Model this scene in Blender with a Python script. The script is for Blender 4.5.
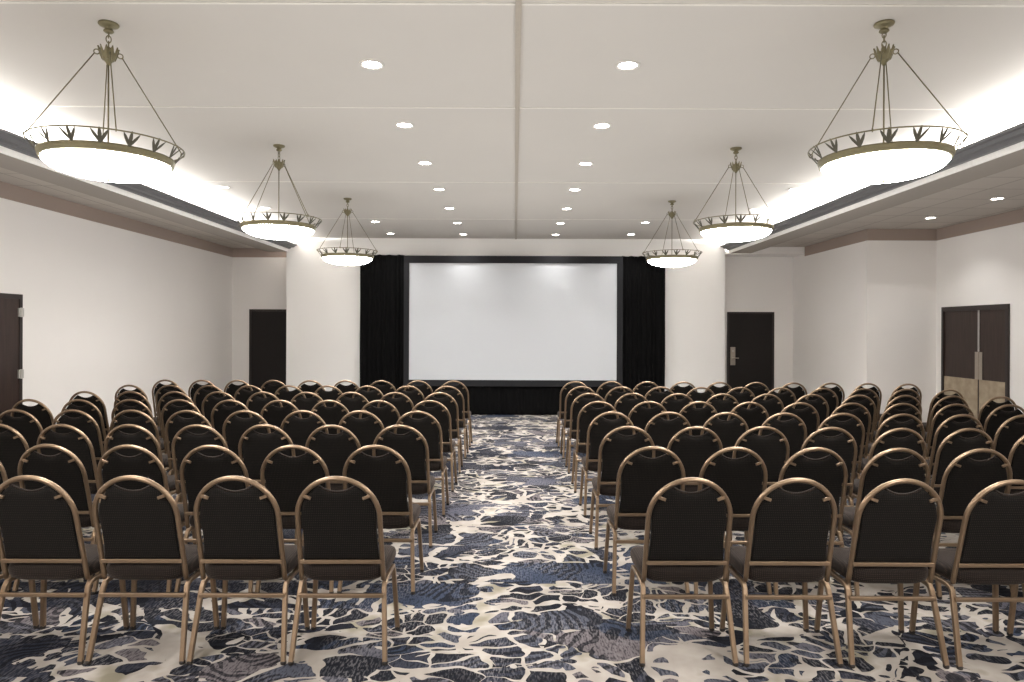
import bpy, bmesh, math, random
from math import pi, sin, cos, sqrt, radians
from mathutils import Vector, Matrix

for o in list(bpy.data.objects):
    bpy.data.objects.remove(o, do_unlink=True)
SC = bpy.context.scene
COL = SC.collection
random.seed(7)

# ------------------------------------------------------------------ camera
EYE = 1.634
cam_d = bpy.data.cameras.new('camera')
cam_d.sensor_width = 36.0
cam_d.lens = 683 / 1024 * 36
cam_d.shift_x = -3 / 1024
cam_d.shift_y = -11 / 1024
cam_d.clip_start = 0.05
cam = bpy.data.objects.new('camera', cam_d)
COL.objects.link(cam)
cam.matrix_world = Matrix.Translation((0, 0, EYE)) @ Matrix.Rotation(pi / 2, 4, 'X') @ Matrix.Rotation(radians(0.2), 4, 'Z')
SC.camera = cam

# ------------------------------------------------------------------ world and exposure
w = bpy.data.worlds.new('World')
SC.world = w
w.use_nodes = True
w.node_tree.nodes['Background'].inputs[0].default_value = (1, .97, .93, 1)
w.node_tree.nodes['Background'].inputs[1].default_value = 0.05
SC.view_settings.view_transform = 'Standard'
SC.view_settings.look = 'None'
SC.view_settings.gamma = 1
SC.view_settings.use_curve_mapping = False
SC.view_settings.exposure = 1.42

# light levels
BOWL = 18.0          # emission of the glass bowls
LENS = 14.0         # emission of a downlight lens
DOWN_W = 5.0        # watts of each downlight
COVE_W = 400.0       # watts of each cove strip
REAR_W = 30.0       # watts of each added fill light behind the camera
COVE_COL = (1, .99, .975)
WARM = (1, .988, .97)
FILL_W = 104.0        # watts of the added upward fill that brightens the ceiling


def lamp(name, kind, loc, power, col, rot=(0, 0, 0), **kw):
    d = bpy.data.lights.new(name, kind)
    d.energy = power
    d.color = col
    for k, v in kw.items():
        setattr(d, k, v)
    o = bpy.data.objects.new(name, d)
    COL.objects.link(o)
    o.location = loc
    o.rotation_euler = rot
    return o


XL, XR = -4.42, 4.17          # lip of the tray ceiling, left and right
CEIL = 3.42
LIP = 3.144
SOF = 3.29
WL, WR, WR2 = -5.8, 6.82, 5.70
YB = 13.35
REAR = -3.0
for sx, nm in ((XL - .2, 'cove_strip_left'), (XR + .2, 'cove_strip_right')):
    lamp(nm, 'AREA', (sx, (YB + REAR) / 2 + .1, 3.26), COVE_W, COVE_COL, (0, radians(-140 if sx < 0 else 140), 0), shape='RECTANGLE', size=.05, size_y=YB - REAR - .6)
lamp('ceiling_fill', 'AREA', (-.1, 4.9, 1.0), FILL_W, WARM, (pi, 0, 0), shape='RECTANGLE', size=9.0, size_y=12.5)  # added fill without a fixture, evens out the ceiling brightness
for x in (-2.3, 2.15):
    for y in (1.25, -1.44):
        lamp('rear_room_fill', 'AREA', (x, y, 2.6), REAR_W, WARM, (0, 0, 0), shape='DISK', size=.75)  # added soft fill over the unseen rear, no fixture modelled


# ------------------------------------------------------------------ materials
def rgb(r, g, b):
    f = lambda c: (c / 255 / 12.92) if c / 255 <= .04045 else ((c / 255 + .055) / 1.055) ** 2.4
    return (f(r), f(g), f(b), 1)


class NT:
    def __init__(s, name):
        s.m = bpy.data.materials.new(name)
        s.m.use_nodes = True
        s.t = s.m.node_tree
        s.b = s.t.nodes['Principled BSDF']

    def n(s, kind, **kw):
        nd = s.t.nodes.new('ShaderNode' + kind)
        ins = kw.pop('ins', {})
        for k, v in kw.items():
            setattr(nd, k, v)
        for k, v in ins.items():
            if hasattr(v, 'is_linked') or isinstance(v, bpy.types.NodeSocket):
                s.t.links.new(v, nd.inputs[k])
            else:
                nd.inputs[k].default_value = v
        return nd

    def math(s, op, a, b=0.0, c=0.0, clamp=False):
        return s.n('Math', operation=op, use_clamp=clamp, ins={0: a, 1: b, 2: c}).outputs[0]

    def mix(s, f, a, b, mode='MIX'):
        nd = s.n('Mix', data_type='RGBA', blend_type=mode)
        for i, v in ((0, f), (6, a), (7, b)):
            if isinstance(v, bpy.types.NodeSocket):
                s.t.links.new(v, nd.inputs[i])
            else:
                nd.inputs[i].default_value = v
        return nd.outputs[2]

    def ramp(s, f, stops, interp='LINEAR'):
        nd = s.n('ValToRGB', ins={0: f})
        cr = nd.color_ramp
        cr.interpolation = interp
        while len(cr.elements) > 1:
            cr.elements.remove(cr.elements[-1])
        cr.elements[0].position = stops[0][0]
        cr.elements[0].color = stops[0][1]
        for p, c in stops[1:]:
            e = cr.elements.new(p)
            e.color = c
        return nd.outputs[0]

    def step(s, v, lo, hi):
        return s.n('MapRange', ins={0: v, 1: lo, 2: hi, 3: 0.0, 4: 1.0}).outputs[0]

    def out(s, **kw):
        for k, v in kw.items():
            k = {'color': 'Base Color', 'rough': 'Roughness', 'metal': 'Metallic', 'spec': 'Specular IOR Level',
                 'normal': 'Normal', 'ecol': 'Emission Color', 'estr': 'Emission Strength', 'sheen': 'Sheen Weight',
                 'scol': 'Sheen Tint', 'srough': 'Sheen Roughness'}[k]
            if isinstance(v, bpy.types.NodeSocket):
                s.t.links.new(v, s.b.inputs[k])
            else:
                s.b.inputs[k].default_value = v
        return s.m


def obj_xyz(n):
    return n.n('TexCoord').outputs['Object']


def plaster(name, col, amt=.03, bump=.05, scale=40, rough=.9):
    n = NT(name)
    c = obj_xyz(n)
    ns = n.n('TexNoise', ins={'Vector': c, 'Scale': 1.3, 'Detail': 3.0}).outputs[0]
    fine = n.n('TexNoise', ins={'Vector': c, 'Scale': scale, 'Detail': 3.0}).outputs[0]
    k = n.math('MULTIPLY_ADD', ns, amt * 2, 1 - amt)
    v = n.n('VectorMath', operation='SCALE', ins={0: col[:3], 'Scale': k}).outputs[0]
    bp = n.n('Bump', ins={'Strength': bump, 'Distance': .002, 'Height': fine}).outputs[0]
    return n.out(color=v, rough=rough, spec=.25, normal=bp)


def simple(name, col, rough=.5, metal=0.0, spec=.5, amt=.08, scale=30):
    n = NT(name)
    ns = n.n('TexNoise', ins={'Vector': obj_xyz(n), 'Scale': scale, 'Detail': 2.0}).outputs[0]
    k = n.math('MULTIPLY_ADD', ns, amt * 2, 1 - amt)
    v = n.n('VectorMath', operation='SCALE', ins={0: col[:3], 'Scale': k}).outputs[0]
    return n.out(color=v, rough=rough, metal=metal, spec=spec)


def emissive(name, col, s, base=(.9, .88, .84, 1)):
    n = NT(name)
    return n.out(color=base, rough=.35, ecol=col, estr=s)


M = {}
M['ceiling'] = plaster('ceiling_paint', rgb(199, 194, 187), .03, .08, 60)
M['wall'] = plaster('wall_vinyl', rgb(242, 238, 234), .02, .12, 90)
M['white_wall'] = plaster('white_paint', rgb(243, 241, 238), .015, .08, 90)
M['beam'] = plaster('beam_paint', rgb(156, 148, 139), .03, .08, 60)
M['frieze'] = plaster('frieze_paint', rgb(166, 150, 140), .02, .08, 90)
M['lip'] = simple('white_trim', rgb(247, 245, 241), .5)
M['crown'] = simple('charcoal_trim', rgb(92, 91, 92), .45, 0, .5)
M['seam'] = simple('track_trim', rgb(168, 158, 144), .5)
M['batten'] = simple('batten_trim', rgb(222, 218, 209), .6)
M['bronze'] = simple('bronze_frame', (.29, .203, .132, 1), .36, .8, .5, .06, 60)
M['antique'] = simple('antique_bronze', (.20, .175, .10, 1), .45, .55, .5, .15, 50)
M['antique_dark'] = simple('antique_bronze_leaf', (.085, .078, .055, 1), .5, .4, .5, .15, 50)
M['glide'] = simple('plastic_glide', rgb(40, 34, 30), .5)
M['drape'] = simple('black_drape', (.0026, .0026, .0027, 1), .95, 0, .15)
M['masking'] = simple('charcoal_masking', (.021, .021, .023, 1), .85, 0, .2)
M['screen'] = simple('screen_vinyl', rgb(205, 208, 212), .8, 0, .2, .01)
M['steel'] = simple('brushed_steel', (.42, .37, .31, 1), .38, .7)
M['hinge'] = simple('hinge_steel', rgb(190, 186, 180), .4, .3)
M['lens'] = emissive('downlight_lens', (1, .96, .9, 1), LENS)
M['ring'] = simple('downlight_ring', rgb(214, 210, 202), .4)
M['glass'] = emissive('alabaster_glass', (1, .985, .96, 1), BOWL)


def wood_door():
    n = NT('dark_wood_door')
    c = obj_xyz(n)
    mp = n.n('Mapping', ins={'Vector': c, 'Scale': (18, 18, 1.2)}).outputs[0]
    ns = n.n('TexNoise', ins={'Vector': mp, 'Scale': 2.0, 'Detail': 5.0}).outputs[0]
    v = n.ramp(ns, [(.3, (.022, .012, .009, 1)), (.7, (.042, .023, .017, 1))])
    return n.out(color=v, rough=.42, spec=.4)


M['door'] = wood_door()
M['door_frame'] = simple('dark_door_frame', (.022, .014, .012, 1), .45)
M['door_black'] = simple('near_black_door', (.0105, .0075, .0065, 1), .5, 0, .3)


def armor():
    n = NT('beige_kick_plate')
    ns = n.n('TexNoise', ins={'Vector': obj_xyz(n), 'Scale': 9.0, 'Detail': 5.0}).outputs[0]
    v = n.ramp(ns, [(.3, rgb(150, 134, 112)), (.7, rgb(178, 162, 138))])
    return n.out(color=v, rough=.45, metal=.15)


M['armor'] = armor()


def tile():
    n = NT('acoustic_tile')
    c = obj_xyz(n)
    br = n.n('TexBrick', offset=0.0, ins={'Vector': c, 'Color1': rgb(190, 182, 173), 'Color2': rgb(184, 176, 167), 'Mortar': rgb(150, 142, 133),
                              'Scale': 1.0, 'Mortar Size': .010, 'Mortar Smooth': .3, 'Brick Width': .61, 'Row Height': .61}).outputs[0]
    fine = n.n('TexNoise', ins={'Vector': c, 'Scale': 120.0, 'Detail': 2.0}).outputs[0]
    bp = n.n('Bump', ins={'Strength': .25, 'Distance': .002, 'Height': fine}).outputs[0]
    return n.out(color=br, rough=.95, spec=.2, normal=bp)


M['tile'] = tile()


def fabric(name, dark, light, sheen):
    n = NT(name)
    c = obj_xyz(n)
    # small diamond weave: rotated grid of dots
    mp = n.n('Mapping', ins={'Vector': c, 'Rotation': (0, 0, 0), 'Scale': (1, 1, 1)}).outputs[0]
    sx = n.n('SeparateXYZ', ins={0: mp})
    x = sx.outputs[0]
    z = n.math('ADD', sx.outputs[1], sx.outputs[2])
    K = 2 * pi / .018
    a = n.math('SINE', n.math('MULTIPLY', n.math('ADD', x, z), K))
    b = n.math('SINE', n.math('MULTIPLY', n.math('SUBTRACT', x, z), K))
    p = n.math('MULTIPLY', a, b)
    p = n.step(p, .35, .75)
    ns = n.n('TexNoise', ins={'Vector': c, 'Scale': 260.0, 'Detail': 1.0}).outputs[0]
    f = n.math('MULTIPLY', p, ns)
    v = n.mix(f, dark, light)
    bp = n.n('Bump', ins={'Strength': .5, 'Distance': .0015, 'Height': f}).outputs[0]
    return n.out(color=v, rough=.85, spec=.15, normal=bp, sheen=sheen, scol=(1, .82, .72, 1), srough=.45)


M['fabric'] = fabric('patterned_black_fabric', (.0052, .0045, .0040, 1), (.050, .039, .030, 1), .02)
M['fabric_lit'] = fabric('patterned_black_fabric_lit', (.0095, .007, .0058, 1), (.085, .056, .042, 1), .12)  # same cloth as the backs, light from above put into the colour


def carpet():
    n = NT('patterned_carpet')
    c = obj_xyz(n)
    # big soft warp so that the web flows
    wn = n.n('TexNoise', noise_dimensions='2D', ins={'Vector': c, 'Scale': 1.1, 'Detail': 1.5}).outputs['Color']
    wv = n.n('VectorMath', operation='SUBTRACT', ins={0: wn, 1: (.5, .5, .5)}).outputs[0]
    wv = n.n('VectorMath', operation='SCALE', ins={0: wv, 'Scale': .42}).outputs[0]
    p = n.n('VectorMath', operation='ADD', ins={0: c, 1: wv}).outputs[0]
    wn2 = n.n('TexNoise', noise_dimensions='2D', ins={'Vector': c, 'Scale': 7.0, 'Detail': 1.0}).outputs['Color']
    wv2 = n.n('VectorMath', operation='SUBTRACT', ins={0: wn2, 1: (.5, .5, .5)}).outputs[0]
    wv2 = n.n('VectorMath', operation='SCALE', ins={0: wv2, 'Scale': .09}).outputs[0]
    p2 = n.n('VectorMath', operation='ADD', ins={0: p, 1: wv2}).outputs[0]
    S1, S2 = 2.9, 8.0
    pa = n.n('Mapping', ins={'Vector': p2, 'Scale': (.8, 1, 1)}).outputs[0]
    e1 = n.n('TexVoronoi', voronoi_dimensions='2D', feature='DISTANCE_TO_EDGE', ins={'Vector': pa, 'Scale': S1}).outputs['Distance']
    k1 = n.n('TexVoronoi', voronoi_dimensions='2D', feature='F1', ins={'Vector': pa, 'Scale': S1}).outputs['Color']
    pb = n.n('Mapping', ins={'Vector': p2, 'Scale': (.75, 1.1, 1), 'Location': (3, 7, 0)}).outputs[0]
    e2 = n.n('TexVoronoi', voronoi_dimensions='2D', feature='DISTANCE_TO_EDGE', ins={'Vector': pb, 'Scale': S2}).outputs['Distance']
    k2 = n.n('TexVoronoi', voronoi_dimensions='2D', feature='F1', ins={'Vector': pb, 'Scale': S2}).outputs['Color']
    f1 = n.n('TexVoronoi', voronoi_dimensions='2D', feature='F1', ins={'Vector': pa, 'Scale': S1}).outputs['Distance']
    f2 = n.n('TexVoronoi', voronoi_dimensions='2D', feature='F1', ins={'Vector': pb, 'Scale': S2}).outputs['Distance']
    wid = n.n('TexNoise', noise_dimensions='2D', ins={'Vector': c, 'Scale': 2.3, 'Detail': 2.0}).outputs[0]
    th1 = n.math('MULTIPLY_ADD', n.step(wid, .35, .65), .09, -.01)
    web1 = n.math('MAXIMUM', n.math('LESS_THAN', e1, th1), n.math('GREATER_THAN', n.math('MULTIPLY_ADD', wid, .25, f1), .86))
    th2 = n.math('MULTIPLY_ADD', n.step(wid, .32, .68), .15, .015)
    web2 = n.math('MAXIMUM', n.math('LESS_THAN', e2, th2), n.math('GREATER_THAN', n.math('MULTIPLY_ADD', wid, .35, f2), .84))
    reg = n.n('TexNoise', noise_dimensions='2D', ins={'Vector': p, 'Scale': 1.3, 'Detail': 1.0}).outputs[0]
    reg = n.math('GREATER_THAN', reg, .44)
    web = n.math('MAXIMUM', n.math('MULTIPLY', web1, n.math('SUBTRACT', 1.0, n.math('MULTIPLY', reg, .0))), n.math('MULTIPLY', web2, reg))
    # free cream blots
    bl = n.n('TexNoise', noise_dimensions='2D', ins={'Vector': p, 'Scale': 2.6, 'Detail': 1.5, 'Distortion': .6}).outputs[0]
    web = n.math('MAXIMUM', web, n.math('GREATER_THAN', bl, .70))
    # straight-edged solid blocks where the web breaks off
    sp = n.n('SeparateXYZ', ins={0: c})
    row = n.math('FLOOR', n.math('MULTIPLY', sp.outputs[1], 1 / .40))
    off = n.n('TexWhiteNoise', noise_dimensions='1D', ins={'W': row}).outputs['Value']
    xx = n.math('FLOOR', n.math('MULTIPLY_ADD', sp.outputs[0], 1 / 1.15, n.math('MULTIPLY', off, 3.0)))
    cv = n.n('CombineXYZ', ins={0: xx, 1: row, 2: 0.0}).outputs[0]
    blk = n.n('TexWhiteNoise', noise_dimensions='2D', ins={'Vector': cv})
    solid = n.math('GREATER_THAN', blk.outputs['Value'], .80)
    pz = n.n('Mapping', ins={'Vector': p2, 'Scale': (.7, 1.15, 1), 'Location': (9, 2, 0)}).outputs[0]
    e3 = n.n('TexVoronoi', voronoi_dimensions='2D', feature='F1', ins={'Vector': pz, 'Scale': 11.0}).outputs['Distance']
    pm = n.n('TexNoise', noise_dimensions='2D', ins={'Vector': p, 'Scale': 2.0, 'Detail': 2.0}).outputs[0]
    peb = n.math('LESS_THAN', e3, n.math('MULTIPLY', n.step(pm, .47, .64), .38))
    web = n.math('MULTIPLY', web, n.math('SUBTRACT', 1.0, peb))
    web = n.math('MULTIPLY', web, n.math('SUBTRACT', 1.0, n.math('MULTIPLY', solid, n.math('LESS_THAN', wid, .56))))
    # colours of the cells
    kk = n.mix(reg, k1, k2)
    ks = n.n('SeparateColor', ins={0: kk})
    pal = [(0.0, rgb(30, 31, 37)), (.18, rgb(48, 50, 60)), (.36, rgb(74, 76, 86)), (.52, rgb(34, 35, 41)),
           (.64, rgb(88, 87, 95)), (.78, rgb(50, 57, 72)), (.90, rgb(104, 97, 99))]
    cell = n.ramp(ks.outputs[0], pal, 'CONSTANT')
    bc = n.ramp(n.n('SeparateColor', ins={0: blk.outputs['Color']}).outputs[1], [(0, rgb(42, 44, 54)), (.35, rgb(84, 84, 94)), (.7, rgb(55, 62, 78))], 'CONSTANT')
    cell = n.mix(solid, cell, bc)
    # ripples like wood grain
    rv = n.n('TexVoronoi', voronoi_dimensions='2D', feature='SMOOTH_F1', ins={'Vector': p, 'Scale': 1.4, 'Smoothness': .35}).outputs['Distance']
    rn = n.n('TexNoise', noise_dimensions='2D', ins={'Vector': c, 'Scale': 4.0, 'Detail': 2.0}).outputs[0]
    rs = n.math('SINE', n.math('MULTIPLY_ADD', rv, 2 * pi / .052 / 1.4, n.math('MULTIPLY', rn, 16.0)))
    rp = n.math('GREATER_THAN', rs, -.05)
    rpm = n.n('TexNoise', noise_dimensions='2D', ins={'Vector': c, 'Scale': 1.9, 'Detail': 2.0}).outputs[0]
    rp = n.math('MULTIPLY', rp, n.math('GREATER_THAN', rpm, .46))
    cell = n.mix(n.math('MULTIPLY', rp, .85), cell, rgb(20, 20, 25))
    # fine yarn streaks
    st = n.n('TexNoise', noise_dimensions='2D', ins={'Vector': n.n('Mapping', ins={'Vector': c, 'Scale': (95, 26, 1)}).outputs[0], 'Scale': 1.0, 'Detail': 2.0}).outputs[0]
    sm = n.n('TexNoise', noise_dimensions='2D', ins={'Vector': c, 'Scale': 3.1, 'Detail': 1.0}).outputs[0]
    sf = n.math('MULTIPLY', n.step(st, .5, .62), n.step(sm, .35, .7))
    cell = n.mix(n.math('MULTIPLY', sf, .42), cell, rgb(134, 130, 132))
    sd = n.math('MULTIPLY', n.step(st, .48, .36), .6)
    cell = n.mix(sd, cell, rgb(20, 22, 30))
    # cream with greenish beige drifts and a thin edge
    cn = n.n('TexNoise', noise_dimensions='2D', ins={'Vector': c, 'Scale': 3.3, 'Detail': 3.0}).outputs[0]
    cream = n.ramp(cn, [(.35, rgb(156, 148, 139)), (.55, rgb(174, 166, 158)), (.72, rgb(137, 130, 113))])
    col = n.mix(web, cell, cream)
    pile = n.n('TexNoise', noise_dimensions='2D', ins={'Vector': c, 'Scale': 320.0, 'Detail': 1.0}).outputs[0]
    bp = n.n('Bump', ins={'Strength': .5, 'Distance': .004, 'Height': pile}).outputs[0]
    return n.out(color=col, rough=.97, spec=.1, normal=bp)


M['carpet'] = carpet()


# ------------------------------------------------------------------ mesh helpers
def new_obj(name, bm, mat, parent=None, smooth=False, loc=(0, 0, 0)):
    bmesh.ops.recalc_face_normals(bm, faces=bm.faces)
    me = bpy.data.meshes.new(name)
    bm.to_mesh(me)
    bm.free()
    if smooth:
        me.polygons.foreach_set('use_smooth', [True] * len(me.polygons))
    me.materials.append(mat)
    o = bpy.data.objects.new(name, me)
    COL.objects.link(o)
    o.location = loc
    if parent:
        o.parent = parent
    return o


def box(bm, x0, x1, y0, y1, z0, z1):
    v = [bm.verts.new(p) for p in ((x0, y0, z0), (x1, y0, z0), (x1, y1, z0), (x0, y1, z0),
                                   (x0, y0, z1), (x1, y0, z1), (x1, y1, z1), (x0, y1, z1))]
    for f in ((0, 3, 2, 1), (4, 5, 6, 7), (0, 1, 5, 4), (1, 2, 6, 5), (2, 3, 7, 6), (3, 0, 4, 7)):
        bm.faces.new([v[i] for i in f])


def bevelled(bm, w, seg=2):
    bmesh.ops.bevel(bm, geom=bm.edges[:], offset=w, segments=seg, affect='EDGES', profile=.6)


def loft(bm, loops, closed=False, cap=True):
    rows = [[bm.verts.new(p) for p in lp] for lp in loops]
    n = len(rows[0])
    rng = range(len(rows)) if closed else range(len(rows) - 1)
    for i in rng:
        a, b = rows[i], rows[(i + 1) % len(rows)]
        for j in range(n):
            bm.faces.new((a[j], a[(j + 1) % n], b[(j + 1) % n], b[j]))
    if cap and not closed:
        bm.faces.new(rows[0])
        bm.faces.new(rows[-1])
    return rows


def sweep(bm, pts, r, n=8, closed=False, square=False, ref=Vector((0, 0, 1))):
    pts = [Vector(p) for p in pts]
    N = len(pts)
    loops = []
    prev = None
    for i, p in enumerate(pts):
        if closed:
            t = (pts[(i + 1) % N] - pts[i - 1]).normalized()
        else:
            t = (pts[min(i + 1, N - 1)] - pts[max(i - 1, 0)]).normalized()
        if prev is None:
            a = ref if abs(t.dot(ref)) < .9 else Vector((0, 1, 0))
            u = (a - t * a.dot(t)).normalized()
        else:
            u = (prev - t * prev.dot(t)).normalized()
        prev = u
        v = t.cross(u)
        rr = r[i] if isinstance(r, (list, tuple)) else r
        lp = []
        if square:
            k = .72
            for a, b in ((1, k), (k, 1), (-k, 1), (-1, k), (-1, -k), (-k, -1), (k, -1), (1, -k)):
                lp.append(p + u * (a * rr) + v * (b * rr))
        else:
            for j in range(n):
                th = 2 * pi * j / n
                lp.append(p + u * (cos(th) * rr) + v * (sin(th) * rr))
        loops.append(lp)
    loft(bm, loops, closed)


def lathe(bm, prof, n=32, c=(0, 0, 0)):
    loops = [[(c[0] + r * cos(2 * pi * j / n), c[1] + r * sin(2 * pi * j / n), c[2] + z) for j in range(n)] for r, z in prof]
    loft(bm, loops)


def empty(name, label, cat, loc=(0, 0, 0), group=None, rz=0):
    o = bpy.data.objects.new(name, None)
    o.empty_display_size = .1
    COL.objects.link(o)
    o.location = loc
    o.rotation_euler = (0, 0, rz)
    o['label'] = label
    o['category'] = cat
    if group:
        o['group'] = group
    return o


def struct(name, bm, mat, label=None, cat=None, parent=None, smooth=False):
    o = new_obj(name, bm, mat, parent, smooth)
    if not parent:
        o['kind'] = 'structure'
        if label:
            o['label'] = label
        if cat:
            o['category'] = cat
    return o


def sbox(name, mat, x0, x1, y0, y1, z0, z1, label=None, cat=None, parent=None):
    bm = bmesh.new()
    box(bm, x0, x1, y0, y1, z0, z1)
    return struct(name, bm, mat, label, cat, parent)


# ------------------------------------------------------------------ the room
sbox('floor', M['carpet'], WL - .1, WR + .1, REAR - .1, 14.15, -.1, 0, 'cream, navy and slate web-patterned carpet', 'floor')
sbox('ceiling', M['ceiling'], XL - .5, XR + .5, REAR - .1, YB, CEIL, CEIL + .1, 'flat off-white tray ceiling with recessed lights', 'ceiling')
sbox('wall_left', M['wall'], WL - .1, WL, REAR - .1, 14.15, 0, CEIL + .1, 'long beige wall on the left', 'wall')
sbox('wall_right', M['wall'], WR, WR + .1, REAR - .1, 11.06, 0, CEIL + .1, 'beige wall on the right holding the double door', 'wall')
sbox('wall_right_return', M['wall'], WR2, WR + .1, 11.06, 11.16, 0, CEIL + .1, 'beige wall return facing the chairs on the right', 'wall')
sbox('wall_right_far', M['wall'], WR2, WR2 + .1, 11.16, 14.15, 0, CEIL + .1, 'far stretch of the beige right wall', 'wall')
sbox('wall_back', M['white_wall'], -4.47, 4.10, YB, 14.15, 0, CEIL + .1, 'white projecting wall behind the screen', 'wall')
sbox('wall_back_left', M['wall'], WL, -4.47, 14.0, 14.15, 0, CEIL + .1, 'recessed beige back wall left of the white wall', 'wall')
sbox('wall_back_right', M['wall'], 4.10, WR2, 14.0, 14.15, 0, CEIL + .1, 'recessed beige back wall right of the white wall', 'wall')
sbox('wall_rear', M['wall'], WL - .1, WR + .1, REAR - .1, REAR, 0, CEIL + .1)

for side, s, X, W in (('left', -1, XL, WL), ('right', 1, XR, WR)):
    def sx(a, b):
        return (min(a, b), max(a, b))
    a, b = sx(W, X + s * .38)
    sbox('soffit_' + side, M['tile'], a, b, REAR, 14.0, SOF, SOF + .06, 'lower tiled ceiling strip along the %s wall' % side, 'soffit')
    # beam under the cove with its inner white fascia
    a, b = sx(X + s * .02, X + s * .42)
    sbox('beam_' + side, M['beam'], a, b, REAR, YB - .0, LIP + .002, LIP + .06, 'flat beam under the %s light cove' % side, 'beam')
    a, b = sx(X + s * .38, X + s * .42)
    bm = bmesh.new()
    box(bm, a, b, REAR, YB, LIP + .06, SOF)
    a, b = sx(X + s * .46, X + s * .50)
    box(bm, a, b, REAR, YB, SOF + .06, CEIL)
    struct('cove_' + side, bm, M['ceiling'], 'back of the %s light cove' % side, 'cove')
    a, b = sx(X, X + s * .02)
    sbox('trim_1' if s < 0 else 'trim_2', M['lip'], a, b, REAR, YB, LIP, LIP + .058, 'thin white fascia edging the %s cove' % side, 'trim')
    prof = [(0, .056), (.03, .060), (.045, .078), (.05, .083), (.10, .088), (.125, .112), (.13, .117), (.155, .120), (.165, .130), (.165, .146), (-.02, .146), (-.02, .056)]
    bm = bmesh.new()
    loft(bm, [[(X - s * px, y, LIP + pz) for px, pz in prof] for y in (REAR, YB - .02)])
    struct('trim_3' if s < 0 else 'trim_4', bm, M['crown'], 'charcoal stepped crown moulding along the %s cove' % side, 'trim')

sbox('bulkhead_right', M['wall'], 4.10, WR2, 13.45, 14.0, 3.15, 3.29, 'dropped bulkhead over the right back recess', 'bulkhead')

# brownish frieze painted along the top of the beige walls
FZ = 3.105
for k, b in enumerate(((WL, WL + .003, REAR, 14.0), (WR - .003, WR, REAR, 11.06), (WR2, WR, 11.057, 11.06), (WR2 - .003, WR2, 11.057, 13.45), (WL, -4.47, 13.997, 14.0))):
    sbox('trim_%d' % (10 + k), M['frieze'], *b, FZ, SOF, 'brownish frieze band at the top of the beige wall', 'trim')

# partition track down the middle of the ceiling, two dark lips and a slot
bm = bmesh.new()
box(bm, -.004, .030, REAR, YB, CEIL - .012, CEIL)
struct('trim_5', bm, M['seam'], 'narrow partition track down the middle of the ceiling', 'trim')
for k, (yy, wd) in enumerate(((3.73, .02), (5.48, .02), (8.25, .02), (11.0, .02))):
    bm = bmesh.new()
    box(bm, XL - .4, -.004, yy, yy + wd, CEIL - .004, CEIL)
    box(bm, .03, XR + .4, yy, yy + wd, CEIL - .004, CEIL)
    struct('trim_%d' % (6 + k), bm, M['batten'], 'thin cross seam of the ceiling', 'trim')


# ------------------------------------------------------------------ doors
def sdoor(name, label):
    o = bpy.data.objects.new(name, None)
    COL.objects.link(o)
    o['kind'] = 'structure'
    o['label'] = label
    o['category'] = 'door'
    return o


def part(name, parent, mat, boxes, bev=0.0, label=None):
    bm = bmesh.new()
    for b in boxes:
        box(bm, *b)
    if bev:
        bevelled(bm, bev)
    o = new_obj(name, bm, mat, parent)
    if label:
        o['label'] = label
    return o


# door_1: side door at the left edge of the frame
d = sdoor('door_1', 'dark brown door on the left wall with silver hinges')
part('door_frame', d, M['door_frame'], [(WL, WL + .02, 6.88, 6.93, 0, 2.03), (WL, WL + .02, 7.97, 8.02, 0, 2.03), (WL, WL + .02, 6.93, 7.97, 1.975, 2.03)])
part('door_leaf', d, M['door'], [(WL, WL + .012, 6.93, 7.97, .01, 1.975)])
for z in (1.82, 1.10, .3):
    bm = bmesh.new()
    sweep(bm, [(WL + .03, 7.985, z - .055), (WL + .03, 7.985, z + .055)], .013, 10)
    box(bm, WL + .012, WL + .028, 7.95, 8.03, z - .05, z + .05)
    new_obj('hinge', bm, M['hinge'], d)
# door_2: black door in the left recess
d = sdoor('door_2', 'near-black door in the left back recess')
part('door_frame', d, M['door_frame'], [(-5.44, -5.40, 13.975, 14.0, 0, 2.04), (-4.50, -4.472, 13.975, 14.0, 0, 2.04), (-5.40, -4.50, 13.975, 14.0, 1.995, 2.04)])
part('door_leaf', d, M['door_black'], [(-5.40, -4.50, 13.985, 14.0, .01, 1.995)])
# door_3: black door in the right recess with silver lock plate
d = sdoor('door_3', 'near-black door with a silver lock plate in the right back recess')
part('door_frame', d, M['door_frame'], [(4.345, 4.385, 13.975, 14.0, 0, 2.02), (5.265, 5.305, 13.975, 14.0, 0, 2.02), (4.385, 5.265, 13.975, 14.0, 1.98, 2.02)])
part('door_leaf', d, M['door_black'], [(4.385, 5.265, 13.985, 14.0, .01, 1.98)])
lp = part('lock_plate', d, M['steel'], [(4.41, 4.51, 13.972, 13.985, .93, 1.30)], .003)
bm = bmesh.new()
sweep(bm, [(4.46, 13.975, 1.08), (4.46, 13.925, 1.08), (4.48, 13.91, 1.08), (4.56, 13.91, 1.075)], .011, 10)
new_obj('lever_handle', bm, M['steel'], lp, True)
bm = bmesh.new()
sweep(bm, [(4.46, 13.975, 1.22), (4.46, 13.962, 1.22)], .022, 16)
new_obj('lock_cylinder', bm, M['hinge'], lp)
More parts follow.
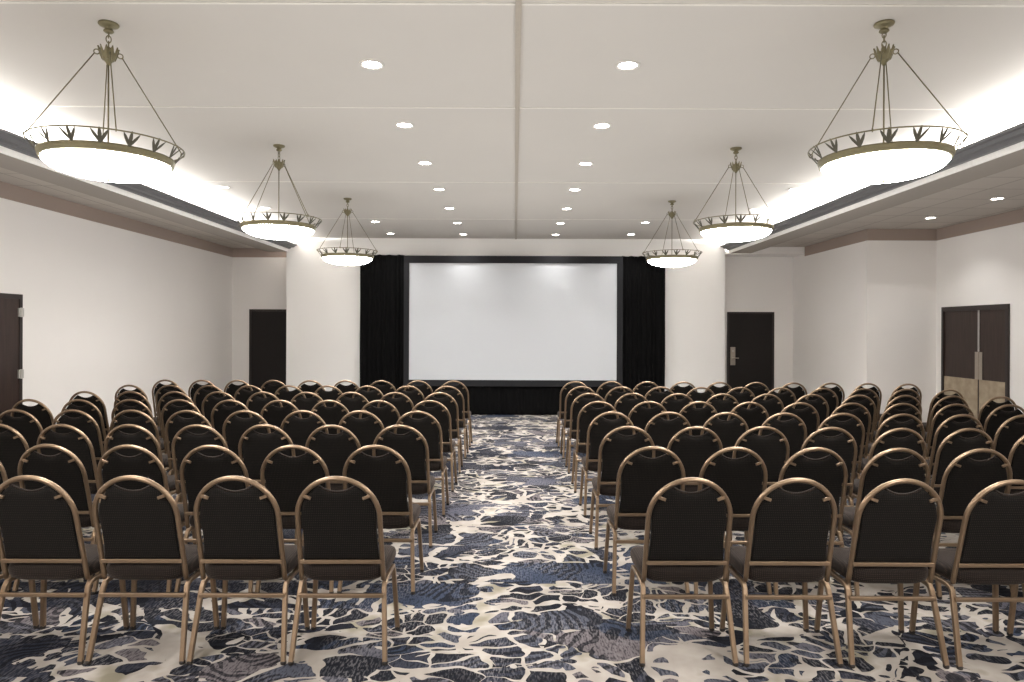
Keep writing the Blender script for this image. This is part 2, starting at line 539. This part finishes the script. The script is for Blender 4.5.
# door_4: double door on the right wall
d = sdoor('door_4', 'brown double door with beige kick plates on the right wall')
Y0, Y1 = 9.41, 10.88
YM = 10.02
part('door_frame', d, M['door_frame'], [(WR - .03, WR, Y0, Y0 + .05, 0, 2.02), (WR - .03, WR, Y1 - .05, Y1, 0, 2.02), (WR - .03, WR, Y0 + .05, Y1 - .05, 1.95, 2.02)])
for a, b in ((Y0 + .05, YM - .004), (YM + .004, Y1 - .05)):
    lf = part('door_leaf', d, M['door'], [(WR - .012, WR, a, b, .01, 1.95)])
    part('kick_plate', lf, M['armor'], [(WR - .016, WR - .012, a + .02, b - .004, .08, .93)], 0, 'beige kick plate')
    c0, c1 = (b - .075, b) if b < YM else (a, a + .075)
    part('push_plate', lf, M['steel'], [(WR - .02, WR - .016, c0, c1, .93, 1.335)], .001, 'brushed steel push plate')
part('astragal', d, M['hinge'], [(WR - .024, WR - .012, YM - .012, YM + .012, 1.34, 1.95)], 0, 'pale metal strip between the leaves')

# ------------------------------------------------------------------ ceiling downlights
proto = None


def downlight(x, y, z, label, power=DOWN_W):
    global proto
    if proto is None:
        t = empty('recessed_downlight', label, 'ceiling light', (x, y, z), 'recessed downlights in the ceiling')
        bm = bmesh.new()
        n = 28
        loft(bm, [[(r * cos(2 * pi * j / n), r * sin(2 * pi * j / n), zz) for j in range(n)] for r, zz in
                  ((.084, 0), (.083, -.005), (.073, -.008), (.063, -.005), (.061, -.001))], cap=False)
        a = new_obj('trim_ring', bm, M['ring'], t, True)
        bm = bmesh.new()
        lathe(bm, [(.01, -.0045), (.045, -.004), (.061, -.001), (.061, 0)], 28)
        b = new_obj('lens', bm, M['lens'], t, True)
        proto = (a, b)
    else:
        t = empty('recessed_downlight', label, 'ceiling light', (x, y, z), 'recessed downlights in the ceiling')
        for p in proto:
            c = p.copy()
            COL.objects.link(c)
            c.parent = t
    lamp('downlight_lamp', 'AREA', (x, y, z - .012), power, WARM, shape='DISK', size=.1, spread=radians(110))


ordi = ['nearest', 'second', 'third', 'fourth', 'fifth', 'sixth', 'seventh']
for side, x in (('left', -.97), ('right', .752)):
    for i in range(7):
        downlight(x, 4.62 + i * 1.36 - .02, CEIL, 'round recessed downlight just %s of the ceiling track, %s from the camera' % (side, ordi[i]), DOWN_W if i < 6 else 1.5)
for side, x in (('left', -2.32), ('right', 2.15)):
    for i, y in enumerate((11.3, 12.7)):
        downlight(x, y, CEIL, 'round recessed downlight behind the %s row of chandeliers, %s the screen wall' % (side, 'farther from' if i == 0 else 'nearer to'), DOWN_W if i == 0 else 1.5)
for side, x in (('left', -3.68), ('right', 3.52)):
    for i, y in enumerate((8.6, 10.05)):
        downlight(x, y, CEIL, 'round recessed downlight beside the bright %s cove, %s one' % (side, 'nearer' if i == 0 else 'farther'))
for i, (x, y) in enumerate((((994 - 515) / 683 * 8.55, 8.5), ((928 - 515) / 683 * 10.0, 9.95))):
    downlight(x, y, SOF, 'round recessed downlight in the right tiled soffit, %s one' % ('nearer' if i == 0 else 'farther'), 2.2)

# ------------------------------------------------------------------ chandeliers
RIM_Z = 2.703 - CEIL
BAND_Z = 2.625 - CEIL


def ring_pts(r, z, n=64):
    return [(r * cos(2 * pi * k / n), r * sin(2 * pi * k / n), z) for k in range(n)]


def make_chandelier():
    t = empty('chandelier', '', 'chandelier', (0, 0, CEIL), 'bowl chandeliers hanging in two rows')
    bm = bmesh.new()
    lathe(bm, [(.004, 0), (.054, 0), (.056, -.006), (.052, -.014), (.038, -.021), (.024, -.026), (.018, -.034), (.026, -.04), (.028, -.048), (.018, -.056), (.006, -.06)], 36)
    new_obj('canopy', bm, M['antique'], t, True)
    bm = bmesh.new()      # chain links
    for i, (z, big) in enumerate(((-.068, .5), (-.092, 1), (-.122, .8))):
        a = .018 * (.7 + .5 * big)
        b = .011 * (.7 + .5 * big)
        pts = []
        for k in range(16):
            th = 2 * pi * k / 16
            u, v = b * cos(th), a * sin(th)
            pts.append((u, 0, z + v) if i % 2 else (0, u, z + v))
        sweep(bm, pts, .0032, 6, True)
    new_obj('chain', bm, M['antique'], t, True)
    bm = bmesh.new()
    lathe(bm, [(.004, -.135), (.012, -.14), (.012, -.155), (.030, -.165), (.038, -.178), (.036, -.20), (.030, -.215), (.014, -.232), (.008, -.245)], 20)
    hub = new_obj('hub', bm, M['antique'], t, True)
    bm = bmesh.new()
    for k in range(10):   # crown of pointed leaves
        a = 2 * pi * k / 10
        d = Vector((cos(a), sin(a), 0))
        s = Vector((-sin(a), cos(a), 0))
        pts = [(.030, -.215, .009), (.040, -.19, .013), (.046, -.165, .010), (.052, -.140, .002)]
        loops = [[d * r + s * w_ + Vector((0, 0, z)), d * (r + .006) + Vector((0, 0, z)), d * r - s * w_ + Vector((0, 0, z)), d * (r - .004) + Vector((0, 0, z))] for r, z, w_ in pts]
        loft(bm, loops)
    new_obj('leaf_crown', bm, M['antique'], hub)
    bm = bmesh.new()
    sweep(bm, [(0, 0, -.24), (0, 0, BAND_Z - .02)], .0046, 8)
    new_obj('stem', bm, M['antique'], t, True)
    for k in range(4):
        a = pi / 2 * k
        bm = bmesh.new()
        sweep(bm, [(.072 * cos(a), .072 * sin(a), -.190), (.392 * cos(a), .392 * sin(a), RIM_Z + .014)], .0034, 8)
        rd = new_obj('rod', bm, M['antique'], t, True)
        bm = bmesh.new()
        c = Vector((.060 * cos(a), .060 * sin(a), -.178))
        dv = Vector((cos(a), sin(a), 0))
        sweep(bm, [c + dv * (.014 * cos(2 * pi * j / 14)) + Vector((0, 0, .014 * sin(2 * pi * j / 14))) for j in range(14)], .0034, 6, True)
        new_obj('eye_ring', bm, M['antique'], rd, True)
        bm = bmesh.new()
        c = Vector((.397 * cos(a), .397 * sin(a), RIM_Z + .004))
        sweep(bm, [c + dv * (.010 * cos(2 * pi * j / 12)) + Vector((0, 0, .011 * sin(2 * pi * j / 12))) for j in range(12)], .003, 6, True)
        new_obj('hook', bm, M['antique'], rd, True)
    bm = bmesh.new()
    sweep(bm, ring_pts(.403, RIM_Z), .0042, 8, True)
    new_obj('rim_wire', bm, M['antique'], t, True)
    bm = bmesh.new()
    prof = [(.320, 0.0), (.338, .014), (.352, .018), (.353, .006), (.344, -.001), (.348, -.010), (.343, -.020), (.332, -.024), (.320, -.022)]
    n = 72
    loft(bm, [[((r) * cos(2 * pi * j / n), r * sin(2 * pi * j / n), BAND_Z + z) for j in range(n)] for r, z in prof], closed=True)
    new_obj('band', bm, M['antique'], t, True)
    bm = bmesh.new()
    lathe(bm, [(.002, BAND_Z - .008), (.328, BAND_Z - .008), (.328, BAND_Z - .012), (.002, BAND_Z - .012)], 48)
    new_obj('uplight_blocker', bm, M['ring'], t)  # unseen disc added to keep bowl light off the ceiling
    bm = bmesh.new()
    out = []
    R = .332
    H = .097
    for i in range(15):
        a = i / 14 * pi / 2
        out.append((max(R * cos(a) ** .92, .003), BAND_Z - .016 - H * sin(a)))
    inn = [(max(r - .006, .001), z + .006) for r, z in out]
    lathe(bm, [inn[-1]] + inn[::-1][1:] + out, 56)
    new_obj('glass_bowl', bm, M['glass'], t, True)['label'] = 'glowing white glass bowl'
    bm = bmesh.new()
    zb = BAND_Z - .016 - H
    lathe(bm, [(.003, zb + .002), (.012, zb - .001), (.013, zb - .005), (.006, zb - .009), (.008, zb - .015), (.002, zb - .021)], 14)
    new_obj('finial', bm, M['antique'], t, True)
    for k in range(16):
        a0 = 2 * pi * (k + .5) / 16
        bm = bmesh.new()
        for da, h, wd in ((-.105, .066, .0098), (0, .077, .0104), (.105, .066, .0098)):
            loops = []
            for f, ww in ((0, .35), (.25, .8), (.55, 1), (.8, .7), (1, .08)):
                r = .350 + .050 * f
                a = a0 + da * f
                z = BAND_Z + .010 + h * f
                c = Vector((r * cos(a), r * sin(a), z))
                ta = Vector((-sin(a), cos(a), 0))
                ra = Vector((cos(a), sin(a), 0))
                loops.append([c + ta * wd * ww, c + ra * .003, c - ta * wd * ww, c - ra * .003])
            loft(bm, loops)
        new_obj('leaf_ornament', bm, M['antique_dark'], t)
    return t


def copy_tree(o, parent=None):
    c = o.copy()
    COL.objects.link(c)
    if parent:
        c.parent = parent
    for ch in list(o.children):
        copy_tree(ch, c)
    return c


ch0 = make_chandelier()
for i, (x, y, rz, lb) in enumerate((
        (-2.386, 4.0, 36, 'nearest of the three on the left side'),
        (-2.30, 6.64, -30, 'middle one of the three on the left side'),
        (-2.29, 9.32, 0, 'farthest of the three on the left side'),
        (2.134, 3.96, 54, 'nearest of the three on the right side'),
        (2.155, 6.68, 0, 'middle one of the three on the right side'),
        (2.16, 9.42, 8, 'farthest of the three on the right side'))):
    c = ch0 if i == 0 else copy_tree(ch0)
    c.location = (x, y, CEIL)
    c.rotation_euler = (0, 0, radians(rz))
    c['label'] = 'bronze chandelier with glowing glass bowl, ' + lb

# ------------------------------------------------------------------ screen and drapes
scr = empty('projection_screen', 'large blank white projection screen in a charcoal frame between black drapes', 'projection screen', (0, 13.1, 0))
X0, X1, Z0, Z1 = -2.135, 2.065, .55, 3.055
A0, A1, B0, B1 = -2.035, 1.955, .672, 2.915
part('screen_surface', scr, M['screen'], [(A0 - .02, A1 + .02, .02, .03, B0 - .02, B1 + .02)], 0, 'blank white screen surface')
for nm, b in (('masking_border', (X0, X1, -.01, .05, B1, Z1)), ('masking_border', (X0, X1, -.01, .05, Z0, B0)),
              ('masking_border', (X0, A0, -.01, .05, B0, B1)), ('masking_border', (A1, X1, -.01, .05, B0, B1))):
    part(nm, scr, M['masking'], [b], .004)
for x in (-1.7, 1.65):
    part('leg', scr, M['steel'], [(x - .025, x + .025, .06, .11, 0, .75), (x - .025, x + .025, .05, .20, 0, .04)])


def drape(name, x0, x1, y, z0, z1, label, cat, folds, amp, seed, group=None):
    rnd = random.Random(seed)
    n = folds * 10
    ph = [rnd.uniform(-.4, .4) for _ in range(folds + 2)]
    bm = bmesh.new()
    rows = []
    zs = [z0 + (z1 - z0) * k / 10 for k in range(11)]
    for zi, z in enumerate(zs):
        f = 1 - zi / 10
        row = []
        for i in range(n + 1):
            u = i / n
            k = u * folds
            a = amp * (.55 + .45 * f) * (.75 + .25 * sin(k * 1.7 + seed))
            yy = y + a * sin(2 * pi * (k + .12 * sin(k * 2.3 + seed) + .05 * f * sin(k * 5)))
            xx = x0 + (x1 - x0) * u + .006 * f * sin(z * 3 + seed)
            zz = z
            if zi == 10:
                zz = z - .012 * abs(sin(pi * k * .5))
            row.append((xx, yy, zz))
        rows.append(row)
    fr = [[bm.verts.new(p) for p in r] for r in rows]
    bk = [[bm.verts.new((p[0], p[1] + .008, p[2])) for p in r] for r in rows]
    R_, N_ = len(fr), len(fr[0])
    for i in range(R_ - 1):
        for j in range(N_ - 1):
            bm.faces.new((fr[i][j], fr[i][j + 1], fr[i + 1][j + 1], fr[i + 1][j]))
            bm.faces.new((bk[i][j], bk[i + 1][j], bk[i + 1][j + 1], bk[i][j + 1]))
    for i in range(R_ - 1):
        for j in (0, N_ - 1):
            bm.faces.new((fr[i][j], fr[i + 1][j], bk[i + 1][j], bk[i][j]))
    for j in range(N_ - 1):
        for i in (0, R_ - 1):
            bm.faces.new((fr[i][j], bk[i][j], bk[i][j + 1], fr[i][j + 1]))
    o = new_obj(name, bm, M['drape'], None, True)
    o['label'] = label
    o['category'] = cat
    if group:
        o['group'] = group
    return o


drape('drape', -3.0, -2.14, 13.2, .005, 3.085, 'black pleated drape hanging left of the projection screen', 'curtain', 9, .030, 1, 'black drapes beside the screen')
drape('drape', 2.07, 2.90, 13.2, .005, 3.075, 'black pleated drape hanging right of the projection screen', 'curtain', 9, .030, 4, 'black drapes beside the screen')
drape('screen_skirt', -2.13, 2.06, 13.135, .004, .56, 'low black skirt hanging under the projection screen', 'curtain', 34, .016, 2)

# ------------------------------------------------------------------ banquet chairs
ZT, ZB_ = .918, .385       # centre of the tube at the apex, bottom end of the tubes
YT, YBm = -.25, -.11
RA = .200                  # half width of the arch to the tube centre
ZS = ZT - RA


def lean(z):
    f = (z - ZB_) / (ZT - ZB_)
    return YBm + (YT - YBm) * (f + .10 * f * (f - 1))


def make_chair():
    t = empty('banquet_chair', '', 'chair', (0, 0, 0), 'banquet chairs set out in rows')
    # arched tube
    bm = bmesh.new()
    pts = []
    for k in range(9):
        z = ZB_ + (ZS - ZB_) * k / 9
        pts.append((-RA - .004 * (1 - k / 9), z))
    for k in range(25):
        a = pi - pi * k / 24
        pts.append((RA * cos(a), ZS + RA * sin(a)))
    for k in range(8, -1, -1):
        z = ZB_ + (ZS - ZB_) * k / 9
        pts.append((RA + .004 * (1 - k / 9), z))
    sweep(bm, [(x, lean(z), z) for x, z in pts], .0125, 10, ref=Vector((0, 1, 0)))
    new_obj('back_frame', bm, M['bronze'], t, True)
    # cushion
    RC = RA - .0165
    bm = bmesh.new()
    zb = .480
    U, V = 28, 16

    def top(x):
        x = abs(x)
        if x < .09:
            e = sqrt(RC * RC - .09 ** 2)
            return ZS + e - .032 * (1 - (x / .09) ** 2)
        return ZS + sqrt(max(RC * RC - x * x, 0))

    def pt(u, v, side):
        wv = RC * (1.0 + .06 * (1 - v) ** 1.5)
        x = RC * sin(u * pi / 2)
        z = zb + (top(x) - zb) * v
        if v < 1:
            f = max(0, min(1, (ZS - z) / (ZS - zb)))
            x *= 1 + .03 * f ** 1.4 - .035 * sin(pi * f)
        ed = max(0.0, (1 - abs(u) ** 5)) * max(0.0, 1 - abs(2 * v - 1) ** 9)
        b = ed ** .4
        y = lean(z) + (.010 + .034 * b if side else .004 - .012 * b)
        return (x, y, z)
    g = [[[bm.verts.new(pt(-1 + 2 * i / U, j / V, s)) for i in range(U + 1)] for j in range(V + 1)] for s in (0, 1)]
    for s in (0, 1):
        for j in range(V):
            for i in range(U):
                bm.faces.new((g[s][j][i], g[s][j][i + 1], g[s][j + 1][i + 1], g[s][j + 1][i]))
    for j in range(V):
        for i in (0, U):
            bm.faces.new((g[0][j][i], g[0][j + 1][i], g[1][j + 1][i], g[1][j][i]))
    for i in range(U):
        for j in (0, V):
            bm.faces.new((g[0][j][i], g[0][j][i + 1], g[1][j][i + 1], g[1][j][i]))
    bk = new_obj('backrest', bm, M['fabric'], t, True)
    # welt along the hand hole
    bm = bmesh.new()
    sweep(bm, [(x, lean(top(x)) + .008, top(x)) for x in [-.091 + .182 * k / 12 for k in range(13)]], .0065, 8)
    new_obj('welt', bm, M['fabric_lit'], bk, True)
    # brackets between tube and cushion
    for s in (-1, 1):
        a = radians(35)
        bm = bmesh.new()
        p0 = (s * (RA - .004) * cos(a), ZS + (RA - .004) * sin(a))
        p1 = (s * (RA - .040) * cos(a + .06), ZS + (RA - .040) * sin(a + .06))
        sweep(bm, [(p0[0], lean(p0[1]) - .010, p0[1]), (p1[0], lean(p1[1]) - .012, p1[1])], .0075, square=True)
        new_obj('bracket', bm, M['bronze'], t)
    # bar under the cushion
    bm = bmesh.new()
    z = .482
    sweep(bm, [(-RA, lean(z) - .008, z), (RA, lean(z) - .008, z)], .0095, square=True)
    new_obj('back_rail', bm, M['bronze'], t)
    # seat
    bm = bmesh.new()

    def outline(inset, z, zr=0.0):
        lp = []
        n = 40
        for k in range(n):
            a = 2 * pi * k / n
            ca, sa = cos(a), sin(a)
            e = .42
            yy = abs(sa) ** e * (1 if sa > 0 else -1)
            xx = abs(ca) ** e * (1 if ca > 0 else -1)
            hw = .214 + .014 * (yy * .5 + .5)
            X = xx * (hw - inset)
            Y = .055 + yy * (.200 - inset)
            zz = z - (.02 * max(0, yy) ** 3 if z > .42 else 0)
            lp.append((X, Y, zz))
        return lp
    loft(bm, [outline(.07, .374), outline(.028, .378), outline(.008, .392), outline(0, .415), outline(.0, .440), outline(.006, .455),
              outline(.02, .466), outline(.045, .473), outline(.085, .478), outline(.14, .480), outline(.19, .481)])
    new_obj('seat', bm, M['fabric_lit'], t, True)
    # legs, side rails and stretchers
    zr = .366
    for s in (-1, 1):
        xt, xf = s * .208, s * .228
        back = [(xt, .0, zr), (xt, -.075, zr), (xt, -.098, zr - .006), (xt, -.112, zr - .022), (xt + s * .002, -.120, zr - .045), (xf, -.20, .014)]
        front = [(xt, .0, zr), (xt, .130, zr), (xt, .152, zr - .006), (xt, .165, zr - .022), (xt + s * .002, .170, zr - .045), (xf, .190, .014)]
        for nm, pp in (('leg', back), ('leg', front)):
            bm = bmesh.new()
            sweep(bm, pp, .0115, square=True, ref=Vector((1, 0, 0)))
            lg = new_obj(nm, bm, M['bronze'], t)
            bm = bmesh.new()
            e = pp[-1]
            lathe(bm, [(.002, 0), (.012, 0), (.0145, .004), (.0145, .014), (.012, .018), (.002, .018)], 12, (e[0], e[1], 0))
            new_obj('foot_glide', bm, M['glide'], lg)
    bm = bmesh.new()
    sweep(bm, [(-.212, -.137, .312), (.212, -.137, .312)], .0098, square=True)
    new_obj('stretcher', bm, M['bronze'], t)
    bm = bmesh.new()
    sweep(bm, [(-.208, .120, zr - .004), (.208, .120, zr - .004)], .009, square=True)
    new_obj('seat_support', bm, M['bronze'], t)
    return t


proto_chair = make_chair()
rows = ['nearest row', 'second row', 'third row', 'fourth row', 'fifth row', 'sixth row', 'seventh row', 'farthest row']
seats = ['aisle seat', 'second seat', 'third seat', 'fourth seat', 'fifth seat', 'sixth seat', 'seventh seat', 'eighth seat', 'ninth seat', 'tenth seat']
first = True
jit = random.Random(11)
for r in range(8):
    Y = 3.53 + .886 * r
    for side in (-1, 1):
        ncol = 9 if side < 0 else 10
        for k in range(ncol):
            if side < 0:
                X = -.860 - .4925 * k if r == 0 else -.853 - .4995 * k
                dy = 0
            else:
                X = 0.852 + .510 * k if r == 0 else .845 + .497 * k
                dy = -.003 * k * k
            jx, jy, jr = jit.uniform(-.006, .006), jit.uniform(-.015, .015), jit.uniform(-.8, .8)
            if r == 0:
                jx *= .3
                jy *= .3
            Yc = Y + dy + jy
            # leave out what the frame does not show
            if (abs(X) - .26) / (Yc + .25) * 683 > 512:
                continue
            c = proto_chair if first else copy_tree(proto_chair)
            first = False
            c.location = (X + jx, Yc, 0)
            c.rotation_euler = (0, 0, radians(jr))
            sd = 'left' if side < 0 else 'right'
            tail = 'aisle seat on the %s block' % sd if k == 0 else '%s %s of the aisle' % (seats[k], sd)
            c['label'] = 'black-backed bronze-framed banquet chair, %s%s, %s' % (rows[r], '' if r in (0, 7) else ' from the camera', tail)
